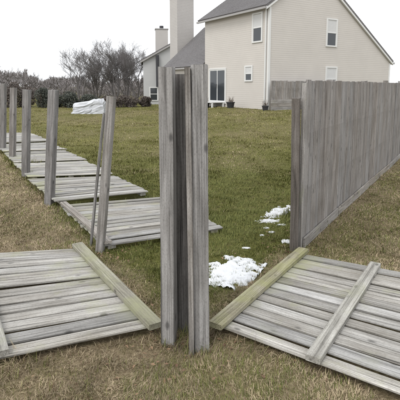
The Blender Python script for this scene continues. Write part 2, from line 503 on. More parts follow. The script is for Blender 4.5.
# right-hand panel, lying outside the standing line
A = G(214, 326, 0.05); B = G(297.5, 254.5, 0.05)
eA = G(400, 397, 0.05) - A; eB = G(400, 273.5, 0.05) - B
LEN = 1.78
C = B + eB.normalized() * LEN; D = A + eA.normalized() * LEN
fallen_panel('grey fallen fence panel with two mossy rails, right of the corner posts', A, B, C, D, 13,
             [(0.025, 0.06, 0.05, W_RAIL), (0.415, 0.02, 0.0, W_GREY), (0.86, 0.0, 0.0, W_GREY)], W_RAIL, True, GRP)
# left-hand panel in front, lying outside the left line
A = G(159, 327, 0.05); B = G(83, 249.5, 0.05)
eA = G(0, 361, 0.055) - A; eB = G(0, 254, 0.12) - B
C = B + eB.normalized() * LEN; D = A + eA.normalized() * LEN
fallen_panel('grey fallen fence panel with mossy rail, lying front left before the corner posts', A, B, C, D, 13,
             [(0.025, 0.05, 0.04, W_RAIL), (0.575, 0.0, -0.3, W_GREY)], W_RAIL, True, GRP)
# panels that fell inward along the left line
inward = [
    ('large fallen fence panel behind the split leaning post', (105, 247), (61, 206), (172, 197.3), (223, 229.5), 13, 0.06),
    ('fallen fence panel reaching right from the thick grey post, third from the front', (58, 202.5), (28, 179.5), (114, 176.2), (150, 192.6), 13, 0.115),
    ('fallen fence panel beyond the thick grey post, fourth from the front', (30, 177.5), (15, 164.2), (86, 161.7), (112, 174.2), 12, 0.085),
    ('fallen fence panel far along the left line, fifth from the front', (15, 162.8), (5, 153.4), (65, 150.8), (87, 160.3), 12, 0.1),
    ('fallen fence panel far along the left line, sixth from the front', (5, 152), (-6, 145), (46, 142.7), (67, 149.7), 12, 0.08),
    ('farthest fallen fence panel of the left line', (-6, 143.3), (-20, 134), (30, 133), (51, 141.3), 14, 0.09)]
for lb, a, b_, c, d, n_, z in inward:
    fallen_panel(lb, G(*a, z), G(*b_, z), G(*c, z), G(*d, z), n_,
                 [(0.06, -0.03, -0.03, W_GREY), (0.5, -0.03, -0.03, W_GREY), (0.93, -0.03, -0.03, W_GREY)], W_GREY, False, GRP, strip=lb.startswith('large'))
# ------------------------------------------------------------------ posts
def post(label, foot, top, W=0.089, T=0.089, face=None, mat=W_POST, name='fence_post', group=None, cat='fence post'):
    foot, top = Vector(foot), Vector(top)
    ax = (top - foot).normalized()
    f = Vector(face if face is not None else (0, -1, 0))
    o = board(name, foot - ax * 0.25 - f.normalized() * T / 2, top - f.normalized() * T / 2, W, T, f, mat, None, warp=0.75, nvar=3)
    return prop(o, label, cat, group)
# corner group: a 4x4 on either side of a set-back one, with a narrow upright against the right post
Yc = POST_C.y
def foot_at(px, py): return G(px, py)
def top_over(px, py, ft): return AT(px, py, ft.y)
GP = 'posts clustered at the fence corner'
fl = G(168.8, 341); tl = top_over(166.8, 68.8, fl)
post('left one of the tall weathered posts clustered at the fence corner', fl, tl, 0.092, 0.10, Vector((-0.14, -1, 0)), group=GP)
fr_ = G(201.6, 345); tr = top_over(198.9, 67, fr_)
post('right, widest of the tall weathered posts clustered at the fence corner', fr_, tr, 0.102, 0.12, Vector((0.06, -1, 0)), group=GP)
fu = G(191.6, 347); tu = top_over(187.6, 67.6, fu)
post('narrow upright board against the right corner post', fu, tu, 0.034, 0.14, Vector((0, -1, 0)), name='upright_board', cat='board')
fc = G(185.0, 342) + Vector((0, 0.17, 0)); tc_ = top_over(181.6, 74.5, fc)
post('dark set-back middle post in the gap of the corner cluster', fc, tc_, 0.20, 0.09, Vector((0, -1, 0)), mat=W_DARKPOST, group=GP)  # darker wood and extra width put the gap's shade into this post
# leaning split post on the left line
f = G(100, 252); t = top_over(111.5, 97, f)
post('leaning split post before the large fallen panel on the left', f, t, 0.078, 0.075, Vector((-0.25, -1, 0)))
f = G(91.0, 246.5); t = top_over(104.3, 112, f)
post('thin leaning splinter board beside the split leaning post', f, t, 0.026, 0.035, Vector((-0.1, -1, 0)), name='splinter_board', cat='board')
# upright posts down the left line
f = G(49.5, 206); t = top_over(53.5, 91, f)
post('thick grey upright post, nearest upright one of the left line', f, t, 0.12, 0.10, Vector((-0.35, -1, 0)), mat=W_LINE)
f = G(56.2, 203); t = top_over(59.8, 96, f)
f = G(26, 177.5); t = top_over(27, 90, f)
post('second upright grey post along the left line', f, t, 0.13, 0.10, Vector((-0.35, -1, 0)), mat=W_LINE)
f = G(12.5, 161.5); t = top_over(13.5, 88, f)
post('third upright grey post along the left line', f, t, 0.125, 0.10, Vector((-0.35, -1, 0)), mat=W_LINE)
f = G(3, 151.5); t = top_over(3.5, 84, f)
post('fourth upright grey post, at the far left picture edge', f, t, 0.13, 0.10, Vector((-0.35, -1, 0)), mat=W_LINE)

# ------------------------------------------------------------------ standing fence on the right
f = G(293.8, 250); t = top_over(296.2, 99, f)
post('dark end post of the standing fence on the right', f, t, 0.085, 0.089, Vector((-0.3, -1, 0)), mat=W_DARKPOST)
S0 = POST_R + dR * 0.05 + nR * 0.035
f0 = Vector((S0.x, S0.y, 0))
post('pale narrow trim board at the near end of the standing fence', f0 + nR * 0.012, f0 + nR * 0.012 + Vector((0.0, 0, 1.785)), 0.05, 0.035, -dR, mat=W_KICK, name='trim_board', cat='board')
joints = [0.05, 1.44, 3.47, 5.50, 7.53, 9.56]
names = ['nearest, short section of the standing grey fence, beside the dark end post', 'second section of the standing grey fence from its dark end post',
         'third section of the standing grey fence from its dark end post', 'fourth section of the standing grey fence, by the right picture edge',
         'farthest section of the standing grey fence, past the right picture edge']
GF = 'standing fence sections along the right'
for k in range(len(joints) - 1):
    t0, t1 = joints[k] + 0.012, joints[k + 1] - 0.012
    m0 = S0 + dR * ((t0 + t1) / 2)
    zz = gzf(m0.x, m0.y)
    root = thing('wooden_fence', names[k], 'fence', (m0.x, m0.y, zz), GF)
    n_ = max(1, round((t1 - t0) / 0.142)); wd = (t1 - t0) / n_
    tilt = random.uniform(-0.01, 0.01)
    for i in range(n_):
        p = S0 + dR * (t0 + wd * (i + 0.5)); z0 = gzf(p.x, p.y)
        top = 1.80 + random.uniform(-0.006, 0.006) + 0.006 * p.y * 0.3
        jit = nR * random.uniform(-0.004, 0.005)
        board('slat', Vector((p.x, p.y, z0 + 0.02)) + jit, Vector((p.x, p.y, top)) + jit + dR * random.uniform(-0.006, 0.006), round(wd - random.choice((0.003, 0.005, 0.008)), 3), 0.019, nR, W_FENCE, root, warp=0.9)
    for hz_ in (0.35, 0.95, 1.55):
        p0 = S0 + dR * t0 - nR * 0.046; p1 = S0 + dR * t1 - nR * 0.046
        board('rail', Vector((p0.x, p0.y, hz_)), Vector((p1.x, p1.y, hz_)), 0.085, 0.038, nR, W_FENCE, root, warp=0.3)
    p0 = S0 + dR * t0 + nR * 0.026; p1 = S0 + dR * t1 + nR * 0.026
    board('kickboard', Vector((p0.x, p0.y, gzf(p0.x, p0.y) + 0.06)), Vector((p1.x, p1.y, gzf(p1.x, p1.y) + 0.06)), 0.115, 0.022, nR, W_KICK, root, warp=0.6)
wrds = ['first', 'second', 'third', 'fourth', 'fifth']
for k, tj in enumerate(joints[1:]):
    p = S0 + dR * tj - nR * 0.13; z0 = gzf(p.x, p.y)
    post('weathered post behind the standing fence, %s joint from its near end' % wrds[k], (p.x, p.y, z0), (p.x, p.y, 1.825 + 0.012 * k), 0.089, 0.089, nR, mat=W_FENCE, group='posts behind the standing fence')

# ------------------------------------------------------------------ houses
def lap_wall(o, u, nrm, poly, step=0.115, out=0.004):
    """lap siding on a convex polygon given as (s, z); o origin, u along the wall, nrm outward"""
    o, u, nrm = Vector(o), Vector(u), Vector(nrm)
    mb = MB()
    zs = [p[1] for p in poly]; z = min(zs)
    def ext(zz):
        xs = []
        for i in range(len(poly)):
            (s0, z0), (s1, z1) = poly[i], poly[(i + 1) % len(poly)]
            if (z0 - zz) * (z1 - zz) <= 0 and abs(z0 - z1) > 1e-9:
                tt = (zz - z0) / (z1 - z0); xs.append(s0 + (s1 - s0) * tt)
            elif abs(z0 - z1) <= 1e-9 and abs(z0 - zz) < 1e-6: xs += [s0, s1]
        return (min(xs), max(xs)) if xs else None
    P = lambda s, zz, e: o + u * s + nrm * e + Vector((0, 0, zz - o.z))
    while z < max(zs) - 0.01:
        z1 = min(z + step, max(zs) - 1e-4)
        a = ext(z + 1e-5); b = ext(z1)
        if a and b:
            mb.poly([P(a[0], z, out), P(a[1], z, out), P(b[1], z1, 0.0), P(b[0], z1, 0.0)])
            mb.poly([P(a[0], z, -0.002), P(a[1], z, -0.002), P(a[1], z, out), P(a[0], z, out)])
        z = z1
    return mb
def window(parent, o, u, nrm, s0, s1, z0, z1, kind='double', name='window'):
    u, nrm = Vector(u), Vector(nrm); o = Vector((o[0], o[1], 0)); U = Vector((0, 0, 1))
    P = lambda s, z, e: o + u * s + U * z + nrm * e
    def bx(mb, a, b, c, d, e0, e1): mb.box(P(a, c, e0), u * (b - a), U * (d - c), nrm * (e1 - e0))
    fr = 0.085
    mb = MB()
    bx(mb, s0 - fr, s0, z0 - fr, z1 + fr, 0.0, 0.055); bx(mb, s1, s1 + fr, z0 - fr, z1 + fr, 0.0, 0.055)
    bx(mb, s0, s1, z1, z1 + fr, 0.0, 0.053); bx(mb, s0, s1, z0 - fr, z0, 0.0, 0.062)
    wi = mb.build(name, TRIM, parent)
    mid = (z0 + z1) / 2; ms = (s0 + s1) / 2
    if kind == 'door':
        for a, b, e in ((s0, ms + 0.02, 0.030), (ms - 0.02, s1, 0.022)):
            m = MB(); bx(m, a + 0.001, a + 0.06, z0 + 0.001, z1 - 0.001, e - 0.008, e + 0.008); bx(m, b - 0.06, b - 0.001, z0 + 0.001, z1 - 0.001, e - 0.008, e + 0.008)
            bx(m, a + 0.06, b - 0.06, z1 - 0.07, z1 - 0.002, e - 0.007, e + 0.007); bx(m, a + 0.06, b - 0.06, z0 + 0.002, z0 + 0.10, e - 0.007, e + 0.007)
            m.build('sash', TRIM, wi)
            m = MB(); bx(m, a + 0.06, b - 0.06, z0 + 0.10, z1 - 0.07, e - 0.004, e); m.build('pane', GLASS, wi)
        m = MB(); bx(m, ms + 0.03, ms + 0.06, z0 + 0.9, z0 + 1.15, 0.040, 0.075); m.build('handle', METAL, wi)
    else:
        m = MB(); bx(m, s0 + 0.001, s1 - 0.001, mid - 0.03, mid + 0.03, 0.012, 0.042)
        bx(m, s0 + 0.001, s0 + 0.04, z0 + 0.001, z1 - 0.001, 0.012, 0.036); bx(m, s1 - 0.04, s1 - 0.001, z0 + 0.001, z1 - 0.001, 0.012, 0.036)
        m.build('sash', TRIM, wi)
        m = MB(); bx(m, s0 + 0.04, s1 - 0.04, z0 + 0.001, mid - 0.03, 0.014, 0.020); m.build('pane', GLASS, wi)
        if kind == 'dark':
            m = MB(); bx(m, s0 + 0.04, s1 - 0.04, mid + 0.03, z1 - 0.001, 0.014, 0.020); m.build('pane', GLASS, wi); return wi
        m = MB()
        k = z1 - 0.004
        while k > mid + 0.03:
            bx(m, s0 + 0.041, s1 - 0.041, max(mid + 0.031, k - 0.05), k - 0.006, 0.014, 0.022); k -= 0.05
        m.build('sash_sky_reflection', SKYREFL, wi)  # white slats in place of glass: sky reflection painted on the upper sash
    return wi

UZ = Vector((0, 0, 1))
CORN = AT(267.5, 110, 24.0)
ZG = CORN.z
a_ = Vector((ray(-74, HORIZON).x, ray(-74, HORIZON).y, 0)).normalized()
b__ = Vector((-a_.y, a_.x, 0))
if b__.x < 0: b__ = -b__
def on_plane(px, py, p0, n):
    d = ray(px, py); t = (Vector(p0) - CAMP).dot(n) / d.dot(n); return CAMP + d * t
def fac(px, py):
    p = on_plane(px, py, CORN, b__); return (p - CORN).dot(a_), p.z
def gab(px, py):
    p = on_plane(px, py, CORN, a_); return (p - CORN).dot(b__), p.z
ZE = fac(267, 4)[1]                      # front eave
SLEN = fac(205, 60)[0]
QR, ZR = gab(390, 61)                    # rear eave
q1, z1_ = gab(341, 0)
slope = (z1_ - ZR) / (QR - q1)
QP = (z1_ + slope * q1 - ZE) / (2 * slope)
ZP = ZE + slope * QP
print('house', CORN, 'ZG', ZG, 'ZE', ZE, 'SLEN', SLEN, 'QR', QR, ZR, 'slope', slope, 'QP', QP, ZP)
house = thing('house', 'two-storey cream sided house with long sloping gable roof behind the fence', 'house', CORN)
nF, nG = -b__, -a_
ZB = ZG - 0.35
lap_wall(CORN, a_, nF, [(0, ZB), (SLEN, ZB), (SLEN, ZE), (0, ZE)]).build('wall', SIDING, house)
lap_wall(CORN, b__, nG, [(0, ZB), (QR, ZB), (QR, ZR), (QP, ZP), (0, ZE)]).build('wall', SIDING, house)
E1 = CORN + a_ * SLEN
lap_wall(E1, b__, a_, [(0, ZB), (QR, ZB), (QR, ZR), (QP, ZP), (0, ZE)]).build('wall', SIDING, house)
E2 = CORN + b__ * QR
lap_wall(E2, a_, b__, [(0, ZB), (SLEN, ZB), (SLEN, ZR), (0, ZR)]).build('wall', SIDING, house)
def shingled(parent, o, along, length, q0, z0, q1_, z1_, bdir, th=0.10, name='roof', course=0.16):
    """roof slope from the eave (q0,z0) up to the ridge (q1,z1) with stepped shingle courses"""
    o = Vector((o[0], o[1], 0)); mb = MB()
    n = max(2, int(math.hypot(q1_ - q0, z1_ - z0) / course))
    P = lambda q, z: o + bdir * q + UZ * z
    dn = Vector((bdir.x * -(z1_ - z0), bdir.y * -(z1_ - z0), (q1_ - q0) if q1_ > q0 else -(q1_ - q0)))
    if q1_ < q0: dn = Vector((bdir.x * (z1_ - z0), bdir.y * (z1_ - z0), q0 - q1_))
    dn.normalize()
    prof = []
    for i in range(n):
        t0, t1 = i / n, (i + 1) / n
        prof.append(P(q0 + (q1_ - q0) * t0, z0 + (z1_ - z0) * t0) + dn * 0.018)
        prof.append(P(q0 + (q1_ - q0) * t1, z0 + (z1_ - z0) * t1) + dn * 0.002)
    prof += [P(q1_, z1_) - dn * th, P(q0, z0) - dn * th]
    # build as strips so that no polygon is concave
    k = len(prof)
    for i in range(2 * n - 1):
        mb.poly([prof[i], prof[i + 1], prof[i + 1] + along * length, prof[i] + along * length])
    und = [P(q0, z0) - dn * th, P(q1_, z1_) - dn * th]
    mb.poly([und[0], und[1], und[1] + along * length, und[0] + along * length])
    for e in (0, length):
        mb.poly([P(q0, z0) - dn * th + along * e, P(q1_, z1_) - dn * th + along * e, P(q1_, z1_) + along * e, P(q0, z0) + along * e])
    mb.poly([P(q0, z0) - dn * th, P(q0, z0) + dn * 0.018, P(q0, z0) + dn * 0.018 + along * length, P(q0, z0) - dn * th + along * length])
    return mb.build(name, SHINGLE, parent)
OV = 0.32; LIFT = 0.12
ro = CORN - a_ * 0.14
shingled(house, ro, a_, SLEN + 0.55, -OV, ZE - OV * slope + LIFT, QP, ZP + LIFT, b__)
rf2 = shingled(house, ro, a_, SLEN + 0.55, QR + 0.2, ZR - 0.2 * slope + LIFT, QP, ZP + LIFT, b__)
# rake boards on the near gable
def rake(parent, o, q0, z0, q1_, z1_, out0, out1, mat, h=0.15):
    o = Vector((o[0], o[1], 0)); P = lambda q, z, e: o + b__ * q + UZ * z - a_ * e
    MB().extr([P(q0, z0, out0), P(q1_, z1_, out0), P(q1_, z1_ - h, out0), P(q0, z0 - h, out0)], -a_ * (out1 - out0)).build('rake_board', mat, parent)
rake(house, CORN, -OV, ZE - OV * slope + 0.02, QP, ZP + 0.02, 0.02, 0.13, TRIM)
rake(house, CORN, QP, ZP + 0.02, QR + 0.2, ZR - 0.2 * slope + 0.02, 0.02, 0.13, TRIM)
# gutters along the eaves
def gutter(parent, o, along, length, mat=TRIM):
    o = Vector(o); s = along.cross(UZ).normalized()
    if s.dot(nF) < 0: s = -s
    MB().box(o, along * length, s * 0.11, UZ * 0.11).build('gutter', mat, parent)
gutter(house, Vector((ro.x, ro.y, 0)) - b__ * (OV + 0.02) + UZ * (ZE - OV * slope - 0.09), a_, SLEN + 0.5, DARKTRIM)
oo = Vector((ro.x, ro.y, 0)) + b__ * (QR + 0.22) + UZ * (ZR - 0.2 * slope - 0.08)
MB().box(oo, a_ * (SLEN + 0.5), b__ * 0.11, UZ * 0.12).build('gutter', DARKTRIM, house)
# corner trims and downspout
for e, u1, u2 in ((CORN, a_, b__), (E2, a_, -b__)):
    MB().box(Vector((e[0], e[1], ZB)) - u1 * 0.03 - u2 * 0.03, u1 * 0.13, u2 * 0.13, UZ * ((ZE if e is CORN else ZR) - ZB - 0.15)).build('corner_trim', TRIM, house)
dsp = Vector((CORN.x, CORN.y, 0)) + a_ * 0.16 - b__ * 0.10
MB().box(dsp + UZ * (ZG + 0.1), a_ * 0.07, b__ * 0.07, UZ * (ZE - ZG - 0.35)).build('downspout', TRIM, house)
# windows
def win_px(kind, f_, o, u, nn, x0, x1, y0, y1):
    s0 = f_(x0, (y0 + y1) / 2)[0]; s1 = f_(x1, (y0 + y1) / 2)[0]; s0, s1 = min(s0, s1), max(s0, s1)
    xm = (x0 + x1) / 2
    zt = f_(xm, y0)[1]; zb = f_(xm, y1)[1]
    return window(house, o, u, nn, s0, s1, zb, zt, kind)
win_px('double', fac, CORN, a_, nF, 253.5, 262, 14, 41)
win_px('double', fac, CORN, a_, nF, 245.8, 252, 67, 80)
win_px('double', gab, CORN, b__, nG, 327, 336, 20, 45.5)
win_px('double', gab, CORN, b__, nG, 326, 335.5, 68, 90)
dw = win_px('door', fac, CORN, a_, nF, 210, 225.5, 69.5, 102)
dw.name = 'sliding_door'; WM[dw.name] = Matrix.Identity(4)

# wing with the dark roof
S1, S2 = SLEN + 0.03, fac(166, 66)[0]
ZW = fac(185, 65)[1]; WQ = 3.6; WS = 0.86
ZWP = ZW + WQ * WS
wo = CORN + b__ * 0.06
lap_wall(wo, a_, nF, [(S1, ZB), (S2, ZB), (S2, ZW), (S1, ZW)]).build('wall', SIDING, house)
we = wo + a_ * S2
lap_wall(we, b__, a_, [(0, ZB), (2 * WQ, ZB), (2 * WQ, ZW), (WQ, ZWP), (0, ZW)]).build('wall', SIDING, house)
wr = wo + a_ * S1
shingled(house, wr, a_, S2 - S1 + 0.25, -0.3, ZW - 0.3 * WS + LIFT, WQ, ZWP + LIFT, b__)
shingled(house, wr, a_, S2 - S1 + 0.25, 2 * WQ + 0.3, ZW - 0.3 * WS + LIFT, WQ, ZWP + LIFT, b__)
gutter(house, Vector((wr.x, wr.y, 0)) - b__ * 0.33 + UZ * (ZW - 0.3 * WS - 0.06), a_, S2 - S1 + 0.2, DARKTRIM)
# the big sided chimney past the wing's end
def chimney(parent, c, la, lb, z0, z1, mat, cap=True, pots=0):
    o = Vector((c[0], c[1], z0)) - a_ * la / 2 - b__ * lb / 2
    mb = lap_wall(o, b__, -a_, [(0, z0), (lb, z0), (lb, z1), (0, z1)])
    for oo, u, n_, ln in ((o, a_, -b__, la), (o + a_ * la, b__, a_, lb), (o + b__ * lb, a_, b__, la)):
        m2 = lap_wall(oo, u, n_, [(0, z0), (ln, z0), (ln, z1), (0, z1)]); k = len(mb.v); mb.v += m2.v; mb.f += [[i + k for i in f] for f in m2.f]
    ch = mb.build('chimney', mat, parent)
    if cap:
        MB().box(o - a_ * 0.07 - b__ * 0.07 + UZ * (z1 - z0 + 0.002), a_ * (la + 0.14), b__ * (lb + 0.14), UZ * 0.12).build('chimney_cap', DARKTRIM, ch, bevel=0.01)
    for k in range(pots):
        p = o + a_ * la / 2 + b__ * lb / 2 + UZ * (z1 - z0 + 0.12)
        MB().tube(p, p + UZ * 0.45, 0.16, 0.16, 10).tube(p + UZ * 0.45, p + UZ * 0.53, 0.24, 0.2, 10).build('flue', METAL, ch)
    return ch
cc = AT(182, 70, 36.2)
chimney(house, cc, 1.25, 1.5, -0.1, AT(182, -1, 36.2).z, CHIM)

# small stoop and pots at the sliding door
ds0 = fac(225.5, 100)[0]; ds1 = fac(210, 100)[0]
st = CORN + a_ * ds0 - b__ * 1.05
zs_ = gzf(st.x, st.y)
zdoor = fac(218, 103)[1]
stoop = thing('stoop', 'small white wooden stoop below the sliding door of the cream house', 'stoop', (st.x, st.y, zs_))
hgt = max(0.3, zdoor - 0.12 - zs_)
for i in range(6):
    MB().box(Vector((st.x, st.y, zs_ + hgt)) + b__ * (0.165 * i), a_ * (ds1 - ds0), b__ * 0.15, UZ * 0.035).build('deck_board', TRIM, stoop)
for i in range(3):
    for j in (0.04, 0.85):
        MB().box(Vector((st.x, st.y, zs_ - 0.15)) + a_ * ((ds1 - ds0 - 0.09) * i / 2) + b__ * j, a_ * 0.09, b__ * 0.09, UZ * (hgt + 0.148)).build('leg', TRIM, stoop)
def pot(label, px, py, Yd, r, h, plant=True):
    p = AT(px, py, Yd); z = gzf(p.x, p.y)
    root = thing('plant_pot', label, 'plant pot', (p.x, p.y, z), 'dark pots by the cream house')
    c = Vector((p.x, p.y, z))
    MB().tube(c - UZ * 0.03, c + UZ * h, r * 0.75, r, 12).tube(c + UZ * h, c + UZ * (h + 0.05), r * 1.1, r * 1.1, 12).build('pot', DARKPOT, root, bevel=0.006)
    mb = MB(); rd = random.Random(int(px))
    for k in range(26):
        a = rd.uniform(0, 6.28); q = c + UZ * (h + 0.03) + Vector((math.cos(a), math.sin(a), 0)) * r * rd.uniform(0, .7)
        mb.tube(q, q + Vector((rd.uniform(-.18, .18), rd.uniform(-.18, .18), rd.uniform(.12, .38))), 0.012, 0.004, 3)
    mb.build('dead_stems', BARK2, root)
pot('dark plant pot with dead stems left of the white stoop', 206.5, 106, 27.6, 0.2, 0.28)
pot('dark plant pot with dead stems right of the white stoop', 230.5, 107, 25.6, 0.24, 0.3)
pot('dark plant pot at the near corner of the cream house', 265.2, 109, 23.4, 0.17, 0.22)

# neighbouring house
HY = 42.0
hL = AT(143, 60, HY); hz0 = -0.2
h2 = thing('house', 'pale grey neighbouring house far behind, left of the tall chimney', 'house', (hL.x + 3, HY, 0))
ux = Vector((1, 0.12, 0)).normalized(); uy = Vector((-ux.y, ux.x, 0))
O2 = Vector((hL.x, HY, 0))
WID = 7.6; pit = 0.56; zE2 = hL.z; zP2 = zE2 + pit * WID / 2
lap_wall(O2, ux, -uy, [(0, hz0), (WID, hz0), (WID, zE2), (WID / 2, zP2), (0, zE2)], step=0.14).build('wall', SIDING2, h2)
lap_wall(O2, uy, -ux, [(0, hz0), (8, hz0), (8, zE2), (0, zE2)], step=0.14).build('wall', SIDING2, h2)
lap_wall(O2 + ux * WID, uy, ux, [(0, hz0), (8, hz0), (8, zE2), (0, zE2)], step=0.14).build('wall', SIDING2, h2)
for q0 in (-0.25, WID + 0.25):
    sgn = 1 if q0 < 0 else -1
    shingled(h2, O2 - uy * 0.25, uy, 8.5, q0, zE2 - 0.25 * pit + 0.1, WID / 2, zP2 + 0.1, ux)
    MB().extr([O2 + ux * q0 - uy * 0.27 + UZ * (zE2 - 0.25 * pit), O2 + ux * (WID / 2) - uy * 0.27 + UZ * (zP2 + 0.0),
               O2 + ux * (WID / 2) - uy * 0.27 + UZ * (zP2 - 0.15), O2 + ux * q0 - uy * 0.27 + UZ * (zE2 - 0.25 * pit - 0.15)], -uy * 0.03).build('rake_board', DARKTRIM, h2)
def w2(x0, x1, y0, y1):
    p0 = AT(x0, y0, HY); p1 = AT(x1, y1, HY)
    return window(h2, O2 - uy * 0.0, ux, -uy, p0.x - O2.x, p1.x - O2.x, p1.z, p0.z, 'dark')
w2(150, 157.5, 88, 100)
pp = AT(157.3, 73, HY - 0.35); pz0, pz1 = AT(157.3, 87, HY - 0.35).z, AT(157.3, 55, HY - 0.35).z
MB().tube((pp.x, pp.y + 0.25, pz0), (pp.x, pp.y + 0.25, pz1), 0.15, 0.15, 10).build('dark_upright', METAL, h2, smooth=False)  # dark upright tube against the front wall
c2 = AT(161.7, 45, HY + 1.6)
def chimney2():
    la, lb = 0.9, 1.2
    z0, z1 = zE2 - 0.5, AT(161.7, 30, HY + 1.6).z
    o = Vector((c2.x, c2.y, 0)) - ux * lb / 2 - uy * la / 2
    mb = MB()
    for oo, u, n_, ln in ((o, ux, -uy, lb), (o, uy, -ux, la), (o + ux * lb, uy, ux, la), (o + uy * la, ux, uy, lb)):
        m2 = lap_wall(oo, u, n_, [(0, z0), (ln, z0), (ln, z1), (0, z1)]); k = len(mb.v); mb.v += m2.v; mb.f += [[i + k for i in f] for f in m2.f]
    ch = mb.build('chimney', CHIM, h2)
    MB().box(o - ux * 0.05 - uy * 0.05 + UZ * (z1 + 0.002), ux * (lb + 0.1), uy * (la + 0.1), UZ * 0.1).build('chimney_cap', DARKTRIM, ch)
    p = o + ux * lb / 2 + uy * la / 2 + UZ * (z1 + 0.1)
    MB().tube(p, p + UZ * 0.28, 0.2, 0.2, 10).build('flue', METAL, ch)
chimney2()

# ------------------------------------------------------------------ fence between the houses
bp0 = AT(270.5, 111, 23.4); bp1 = bp0 + b__ * 5.0
root = thing('wooden_fence', 'distant grey fence with wide base boards, running right from the house corner', 'fence', (bp0.x, bp0.y, gzf(bp0.x, bp0.y)))
zt = AT(271, 81, 23.4).z; zm = AT(271, 99.5, 23.4).z; zb = gzf(bp0.x, bp0.y)
n_ = 34
for i in range(n_):
    p = bp0 + b__ * (5.0 * (i + 0.5) / n_)
    board('slat', Vector((p.x, p.y, zm - 0.05)), Vector((p.x, p.y, zt + random.uniform(-.02, .02))), 0.139, 0.019, nG, W_FENCE, root, nvar=4)
for k in range(3):
    h = (zm - zb) / 3
    p0 = bp0 - a_ * 0.024; p1 = bp1 - a_ * 0.024
    board('base_board', Vector((p0.x, p0.y, zb + h * (k + 0.5) - 0.01)), Vector((p1.x, p1.y, zb + h * (k + 0.5) - 0.01)), round(h - 0.012, 3), 0.03, nG, W_KICK, root, warp=0.4)

# ------------------------------------------------------------------ bare trees
def grow(rd, p, d, r, L, depth, maxd, segs, upw, spread):
    n = 4
    for i in range(n):
        d2 = (d + Vector((rd.gauss(0, .10), rd.gauss(0, .10), rd.gauss(0, .06) + upw))).normalized()
        r1 = r * (0.84 if depth < maxd else 0.7)
        q = p + d2 * (L / n)
        segs.append((p, q, r, r1, depth))
        if depth < maxd and (i >= 1 or depth > 0):
            for _ in range(rd.choice((1, 1, 2)) if depth < maxd - 1 else 2):
                ax = Vector((rd.gauss(0, 1), rd.gauss(0, 1), rd.gauss(0, .45))).normalized()
                nd = (d2 + ax * spread).normalized()
                grow(rd, q, nd, r1 * rd.uniform(.5, .68), L * rd.uniform(.5, .72), depth + 1, maxd, segs, upw, spread)
        p, d, r = q, d2, r1
def bare_tree(label, base, height, seed, stems, maxd=4, spread=0.6, mat=BARK, trunk_r=0.11, group='bare trees left of the houses', minr=0.007):
    rd = random.Random(seed); segs = []
    base = Vector(base)
    for k in range(stems):
        a = 6.283 * k / stems + rd.uniform(-.4, .4); lean = 0.0 if stems == 1 else rd.uniform(.10, .34)
        grow(rd, base + Vector((math.cos(a), math.sin(a), 0)) * (0.12 if stems > 1 else 0), Vector((math.cos(a) * lean, math.sin(a) * lean, 1)).normalized(), trunk_r, height * 0.62, 0, maxd, segs, 0.05, spread)
    top = max(s[1].z for s in segs) - base.z
    k = height / top
    root = thing('bare_tree', label, 'tree', base, group)
    tr, cr = MB(), MB()
    for p, q, r0, r1, dp in segs:
        p = base + (p - base) * k; q = base + (q - base) * k
        (tr if dp == 0 else cr).tube(p, q, max(r0, minr), max(r1, minr * 0.8), 7 if dp == 0 else (4 if dp == 1 else 3), cap=False)
    for mb, nm in ((tr, 'trunk'), (cr, 'crown')):
        put(nm, mesh(nm, mb.v, mb.f, True), mat, root)
def tree_at(label, px, ytop, Yd, *a, **kw):
    p = AT(px, 100, Yd); zg = gzf(p.x, p.y); zt = AT(px, ytop, Yd).z
    bare_tree(label, (p.x, p.y, zg - 0.05), zt - zg, *a, **kw)
tree_at('tall bare multi-stemmed tree behind the leaning post, left of the houses', 116, 33, 46, 3, 5)
tree_at('bare tree nearest the pale grey neighbouring house', 137, 41, 52, 14, 4)
tree_at('slim sparse bare tree, leftmost of the bare trees', 80, 38, 50, 25, 3, trunk_r=0.12)
tree_at('low spreading bare tree above the white tarp heap', 97, 52, 54, 36, 4)
tree_at('dense bare tree standing between the tallest two bare trees', 127, 36, 56, 47, 5)

